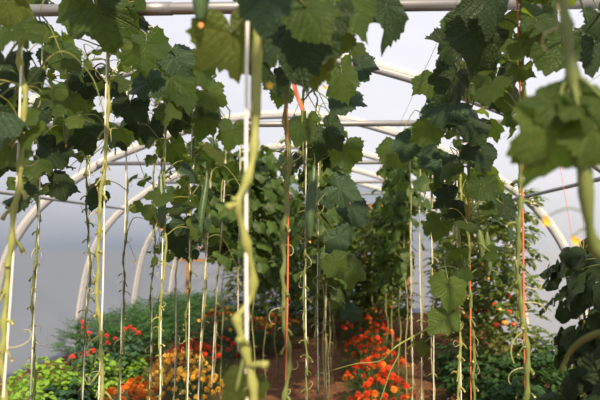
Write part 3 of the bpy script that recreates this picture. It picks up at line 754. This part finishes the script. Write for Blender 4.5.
far = [('R2', 4.9, 1.3), ('R2', 5.6, 1.1), ('R2', 6.4, .9), ('R2', 7.4, .8), ('R3', 4.3, 1.2), ('R3', 4.9, 1.1), ('R3', 5.5, 1.0), ('R3', 6.2, .9), ('R3', 7.0, .7), ('R3', 8.0, .6),
       ('R4', 5.0, 1.2), ('R4', 5.7, 1.1), ('R4', 6.5, 1.0), ('R4', 7.4, .9), ('R1', 4.7, 1.4), ('R1', 5.4, 1.4), ('R1', 6.2, 1.3)]
fd = {'R2': 'distant leafy vine of the inner left row, seen past the central stem', 'R3': 'distant leafy vine in the dense green middle behind the central cucumber',
      'R4': 'distant leafy vine of the right row, beside the far door', 'R1': 'distant leafy vine of the outer left row before the grey film'}
for r_, y_, lo_ in far:
    vine_far(r_, y_, fd[r_], lo=lo_, group='distant leafy vines, row %s' % {'R1': 'outer left', 'R2': 'inner left', 'R3': 'middle', 'R4': 'right'}[r_])

def fruit(root, p, r, mat, name='tomato'):
    mb = MB(); t = np.linspace(-1, 1, 8); p = np.asarray(p)
    tube(mb, [p + np.array([0, 0, r * .85 * math.sin(a * PI / 2)]) for a in t], [max(.0008, r * math.cos(a * PI / 2)) for a in t], 10)
    o = mb.build(name, mat, root, origin=p)
    mb = MB()
    for k in range(5): lowleaf(mb, p + np.array([0, 0, r * .84]), (math.cos(k * 1.256), math.sin(k * 1.256), .1), (0, 0, 1), r * .8, r * .3, .5, bend=.4)
    c = mb.build('calyx', 'mari_leaf'); c.parent = o; c.location = c.location - Vector(p)
toms = [(1.60, 5.6, 2.0, 'tomato plant at the right, its fruit glowing before the white hoop'), (1.45, 6.3, 2.0, 'tomato plant just left of the one before the white hoop'),
        (1.68, 6.8, 2.1, 'tomato plant filling the gap behind the lone orange-string vine'), (1.5, 7.4, 2.0, 'far tomato plant in the right bed, left of the white hoop')]
for k, (X, y, h, lb) in enumerate(toms):
    rt = bushy('tomato_plant', CX + X, y, h, .25, 'tomato_leaf', 250, .085, .048, lb, 'tomato plant', 'tomato plants in the right bed', z0=.3)
    n = (11, 9, 8, 7)[k]
    for q in range(n):
        a = rnd(0, 6.28); p = (CX + X + rnd(-.3, .3), y - rnd(.05, .3), rnd(.66, .95))
        if proj(p)[0] > 528: p = (p[0] - .3, p[1], p[2])
        x_ = random.random(); fruit(rt, p, rnd(.022, .034), 'tomato_red' if x_ < .68 else 'tomato_orange' if x_ < .85 else 'tomato_green')
mids = [(.35, 8.3), (.60, 8.7), (.62, 9.3), (.2, 9.6), (-.35, 8.8), (-.7, 9.2), (-.5, 10.2), (-1.0, 10.4), (1.8, 9.9), (-.15, 9.9), (.05, 10.8), (-1.5, 10.0), (-1.9, 10.6), (.45, 10.3), (1.5, 8.6)]
for k, (X, y) in enumerate(mids):
    rt = bushy('tomato_plant', CX + X, y, rnd(1.8, 2.1), .26, 'tomato_leaf' if k % 2 == 0 else 'far_leaf', 230, .10, .055,
               'distant tomato plant in the green tangle before the far end wall', 'tomato plant', 'distant tomato plants before the end wall', z0=.1)
    for q in range(5): fruit(rt, (CX + X + rnd(-.25, .25), y - rnd(.1, .3), rnd(.5, 1.2)), rnd(.025, .035), random.choice(('tomato_red', 'tomato_orange', 'tomato_green')))

# right-hand low bed
lows = [(1.30, 4.6, .50), (1.75, 4.7, .58), (1.15, 5.3, .46), (1.55, 5.2, .55), (1.9, 5.6, .6), (1.3, 3.9, .42), (1.75, 4.0, .5), (1.95, 5.0, .5), (1.2, 6.2, .45)]
rl = ['dark green pepper plant in the right bed below the tomatoes', 'low dark pepper plant beside the right wall, under the hoop', 'low dark plant edging the brown path on the right']
for k, (X, y, h) in enumerate(lows):
    bushy('pepper_plant', CX + X, y, h, .24, 'leaf_dark' if 0 else 'mari_leaf', 130, .075, .045, 'low dark green leafy plant in the shaded right bed', 'plant', 'low leafy plants in the right bed', droopy=True, gaps=False)
# ------------------------------------------------------------------ marigolds
def flower_mesh(mat, name):
    """pompom head: tiers of ruffled petals over a green cup"""
    mb = MB()
    for tier, (n, L, up, z) in enumerate([(11, .025, -.15, 0.0), (11, .024, .35, .003), (9, .020, .9, .007), (7, .015, 2.0, .011)]):
        for k in range(n):
            a = 2 * PI * k / n + tier * .4
            lowleaf(mb, (0, 0, z), (math.cos(a), math.sin(a), up), (-math.cos(a) * up, -math.sin(a) * up, 1), L * rnd(.9, 1.1), .011, .5, bend=.45)
    tube(mb, [(0, 0, -.016), (0, 0, -.006), (0, 0, .003)], [.003, .008, .007], 7, mi=1)
    o = mb.build(name, [mat, 'mari_leaf']); me = o.data; bpy.data.objects.remove(o); return me
FM = {k: [flower_mesh('mari_' + k, 'flower') for _ in range(3)] for k in ('yellow', 'orange', 'red')}
def marigold(x, y, h, w, kind, n, label, group, mix=None, fs=1.0):
    root = empty('marigold_plant', (x, y, 0), label, 'marigold', group)
    mb = MB()
    for q in range(16):
        a = rnd(0, 6.28); rr = w * .8 * math.sqrt(random.random()); petiole(mb, (x, y, 0), (x + rr * math.cos(a), y + rr * math.sin(a), h * rnd(.6, .9)), .0025, seg=4)
    mb.build('stem', 'stem_dark', root)
    mb = MB()
    for q in range(int(420 * w / .2)):
        a = rnd(0, 6.28); rr = w * math.sqrt(random.random()); ht = h * (1 - .35 * (rr / w) ** 2)
        z = rnd(.03, .88) * ht; p = np.array([x + rr * math.cos(a), y + rr * math.sin(a), z])
        d = norm((math.cos(a) + rnd(-.7, .7), math.sin(a) + rnd(-.7, .7), rnd(-.1, 1.2))); up = np.array([rnd(-.4, .4), rnd(-.4, .4), 1.]); sd = norm(np.cross(up, d)); r = random.random()
        for t, sg in ((.15, 1), (.2, -1), (.45, 1), (.5, -1), (.7, 1), (.75, -1), (.95, 0)):
            lowleaf(mb, p + d * .065 * t, d * (.6 if sg else 1) + sd * sg, up, .026, .007, r, bend=.2)
    mb.build('foliage', 'mari_leaf', root)
    pts = []
    tries = 0
    while len(pts) < n and tries < 3000:
        tries += 1
        a = rnd(0, 6.28); rr = w * 1.02 * math.sqrt(random.random())
        p = (rr * math.cos(a), rr * math.sin(a)); ht = h * (1.0 - .35 * (rr / w) ** 2) + rnd(.0, .05)
        if any((p[0] - q[0]) ** 2 + (p[1] - q[1]) ** 2 < (.056 * fs) ** 2 for q in pts): continue
        pts.append((p[0], p[1], ht))
        o = bpy.data.objects.new('flower', random.choice(FM[kind if not mix or random.random() > mix[1] else mix[0]])); C.objects.link(o)
        o.parent = root; o.location = (p[0], p[1], ht); s = fs * rnd(.9, 1.2); o.scale = (s, s, s)
        o.rotation_euler = (rnd(.1, .8) - p[1] * 2, rnd(-.4, .4) + p[0] * 2, rnd(0, 6))
    return root
LG = 'marigolds of the left bed'; MG = 'marigolds of the middle row'
marigold(CX - 1.24, 4.55, .46, .32, 'yellow', 90, 'amber marigold plant, nearest and largest of the amber clump', LG, fs=.78)
marigold(CX - 1.50, 5.3, .46, .26, 'yellow', 75, 'amber marigold plant behind the nearest amber one', LG, fs=.78)
marigold(CX - 1.62, 4.35, .38, .25, 'orange', 34, 'orange marigold plant, nearest of the orange clump beside the amber ones', LG, fs=1.05)
marigold(CX - 1.70, 4.75, .34, .17, 'orange', 30, 'orange marigold plant left of the amber clump, against bare soil', LG)
marigold(CX - 1.55, 5.9, .44, .26, 'red', 50, 'scarlet marigold plant just behind the amber clump', LG, fs=.95)
marigold(CX - 1.32, 6.3, .42, .24, 'red', 22, 'scarlet marigold plant nearer the path, behind the amber clump', LG)
marigold(CX - 1.25, 7.6, .48, .32, 'yellow', 34, 'distant marigold plant with mixed amber and red heads, left of orange string', LG, mix=('red', .4))
marigold(CX - 1.75, 8.2, .5, .32, 'red', 30, 'distant marigold plant with red and amber heads near end wall', LG, mix=('yellow', .35))
marigold(CX - .95, 8.1, .46, .28, 'yellow', 24, 'farthest amber marigold plant left of orange string', LG, mix=('orange', .5))
cen = [(.13, 4.25, .36, .20, 30, 'scarlet marigold plant nearest the viewer in the middle row'), (.30, 4.75, .38, .22, 34, 'second scarlet marigold plant of the middle row, right of the nearest'),
       (.20, 5.3, .38, .22, 28, 'third scarlet marigold plant of the middle row, beside the drooping shoot'), (.36, 5.75, .40, .22, 28, 'fourth scarlet marigold plant of the middle row'),
       (.17, 6.4, .42, .24, 28, 'fifth scarlet marigold plant of the middle row'), (.38, 7.0, .44, .24, 28, 'sixth scarlet marigold plant of the middle row'),
       (.18, 7.7, .5, .24, 24, 'seventh scarlet marigold plant of the middle row'), (.38, 8.3, .5, .24, 22, 'farthest scarlet marigold plant of the middle row')]
for X, y, h, w, n, lb in cen: marigold(CX + X, y, h, w, 'red', n, lb, MG, mix=('orange', .3), fs=1.0)

# ------------------------------------------------------------------ left bed
def clump(name, x, y, h, w, mat, n, L, W, label, cat, group, blooms=0):
    root = empty(name, (x, y, 0), label, cat, group)
    mb = MB()
    for q in range(n):
        a = rnd(0, 6.28); rr = w * math.sqrt(random.random()); ht = h * (1 - .45 * (rr / w) ** 2)
        p = np.array([x + rr * math.cos(a), y + rr * math.sin(a), ht * rnd(.12, 1)])
        d = norm((math.cos(a) * .8 + rnd(-.5, .5), math.sin(a) * .8 + rnd(-.5, .5), rnd(-.3, .7)))
        lowleaf(mb, p, d, (rnd(-.4, .4), rnd(-.4, .4), 1), L * rnd(.7, 1.2), W * rnd(.8, 1.2), random.random(), bend=.5)
    for q in range(7):
        a = rnd(0, 6.28); petiole(mb, (x, y, -.01), (x + w * .5 * math.cos(a), y + w * .5 * math.sin(a), h * .7), .003, seg=4)
    mb.build('foliage', mat, root)
    for q in range(blooms):
        a = rnd(0, 6.28); rr = w * .8 * math.sqrt(random.random()); c = np.array([x + rr * math.cos(a), y + rr * math.sin(a) - .03, h * rnd(.95, 1.15)])
        mb = MB(); tube(mb, [(c[0], c[1], h * .4), c], .0018, 4, mi=1)
        for k in range(16):
            t = rnd(0, 6.28); e = rnd(-.3, 1.4); o = np.array([math.cos(t) * math.cos(e), math.sin(t) * math.cos(e), math.sin(e)])
            lowleaf(mb, c + o * .012, norm(o + (0, 0, .1)), (0.1, -.3, 1), .02, .02, .5)
        mb.build('bloom', ['geranium', 'stem_dark'], root, origin=c)
BG = 'light green salad plants at lower left'
for (X, y, h, w, lb) in [(-2.62, 4.6, .42, .26, 'light green leafy plant at the bottom left corner'), (-2.42, 4.35, .34, .2, 'light green plant at bottom left, right of the corner one'), (-2.72, 5.2, .46, .26, 'light green plant behind the corner one, by the left edge'),
                          (-2.55, 5.2, .40, .2, 'light green plant beside the dark blue-green rosette'), (-2.42, 5.65, .40, .2, 'light green plant below the red blooms, nearest the soil'), (-2.3, 6.2, .30, .14, 'small light green plant farthest along the left bed'),
                          (-2.75, 4.1, .40, .24, 'light green plant cut by the bottom left edge')]:
    clump('basil_plant', CX + X, y, h, w, 'basil', 420, .06, .042, lb, 'leafy plant', BG)
clump('kale_plant', CX - 2.42, 5.0, .30, .17, 'kale', 260, .07, .055, 'dark blue-green rosette between the light green plants at lower left', 'leafy plant', None)
for (X, y, h, b, lb) in [(-2.62, 5.9, .58, 5, 'red-flowering geranium behind the light green plants near left edge'), (-2.32, 6.2, .5, 4, 'red-flowering geranium right of the first, under the second hanging vine'), (-2.45, 5.5, .42, 4, 'red-flowering geranium at the edge of the bare soil'), (-2.5, 6.15, .42, 3, 'red-flowering geranium behind the one edging the bare soil')]:
    clump('geranium_plant', CX + X, y, h, .17, 'kale', 240, .055, .05, lb, 'flowering plant', 'red-flowering geraniums of the left bed', b)
for k in range(16):   # feathery carrot-like tops along the left wall
    X = (-3.1, -2.65)[k % 2] + rnd(-.1, .1); y = 7.1 + (k // 2) * .58 + rnd(-.1, .1)
    h = rnd(.5, .62); w = .34
    root = empty('carrot_plant', (CX + X, y, 0), 'clump of dark feathery green tops in the bed against the left wall', 'leafy plant', 'feathery green tops along the left wall')
    mb = MB()
    for q in range(330):
        a = rnd(0, 6.28); rr = w * math.sqrt(random.random()); ht = h * (1 - .4 * (rr / w) ** 2)
        p = np.array([CX + X + rr * math.cos(a), y + rr * math.sin(a), ht * rnd(.3, 1)]); d = norm((math.cos(a) + rnd(-.6, .6), math.sin(a) + rnd(-.6, .6), rnd(-.2, .9)))
        up = np.array([rnd(-.4, .4), rnd(-.4, .4), 1.]); sd = norm(np.cross(up, d)); r = random.random()
        for t, sg in ((.1, 1), (.15, -1), (.4, 1), (.45, -1), (.7, 1), (.75, -1), (.95, 0)):
            lowleaf(mb, p + d * .1 * t, d * (.6 if sg else 1) + sd * sg, up, .045, .016, r, bend=.25)
    for q in range(7):
        a = rnd(0, 6.28); petiole(mb, (CX + X, y, -.01), (CX + X + w * .5 * math.cos(a), y + w * .5 * math.sin(a), h * .6), .003, seg=4)
    mb.build('foliage', 'fern', root)
for k in range(7):
    X = -1.85 + .35 * (k % 2) + rnd(-.1, .1); y = 7.2 + k * .55
    clump('leafy_plant', CX + X, y, .42, .3, 'mari_leaf', 420, .07, .04, 'mid-height green plant behind the scarlet marigolds of the left bed', 'leafy plant', 'green plants behind the left marigolds')

# ------------------------------------------------------------------ light
w = bpy.data.worlds.new('world'); bpy.context.scene.world = w; w.use_nodes = True; nt = w.node_tree; nt.nodes.clear()
out = nt.nodes.new('ShaderNodeOutputWorld'); bg = nt.nodes.new('ShaderNodeBackground')
tc = nt.nodes.new('ShaderNodeTexCoord'); sp = nt.nodes.new('ShaderNodeSeparateXYZ'); rp = nt.nodes.new('ShaderNodeValToRGB')
nt.links.new(tc.outputs['Generated'], sp.inputs[0]); nt.links.new(sp.outputs[2], rp.inputs[0])
e = rp.color_ramp.elements; e[0].position = 0.0; e[0].color = (.42, .45, .48, 1); e[1].position = .55; e[1].color = (.76, .82, 1.0, 1)
k = e.new(.15); k.color = (.63, .67, .77, 1)
nt.links.new(rp.outputs[0], bg.inputs[0]); bg.inputs[1].default_value = .93; nt.links.new(bg.outputs[0], out.inputs[0])
sd = bpy.data.lights.new('sun', 'SUN'); sd.energy = 14.5; sd.angle = R(2.0); sd.color = (1.0, .80, .56)
so = bpy.data.objects.new('sun', sd); C.objects.link(so); so.location = (3, -4, 6)
so.rotation_euler = Vector((-.24, .74, -.60)).to_track_quat('-Z', 'Y').to_euler()

sc = bpy.context.scene
sc.view_settings.view_transform = 'Standard'; sc.view_settings.look = 'None'; sc.view_settings.gamma = 1; sc.view_settings.exposure = 0.14
sc.view_settings.use_curve_mapping = False
sc.cycles.max_bounces = 8; sc.cycles.diffuse_bounces = 3; sc.cycles.transmission_bounces = 6; sc.cycles.transparent_max_bounces = 12
sc.cycles.use_denoising = True; sc.cycles.sample_clamp_indirect = 6
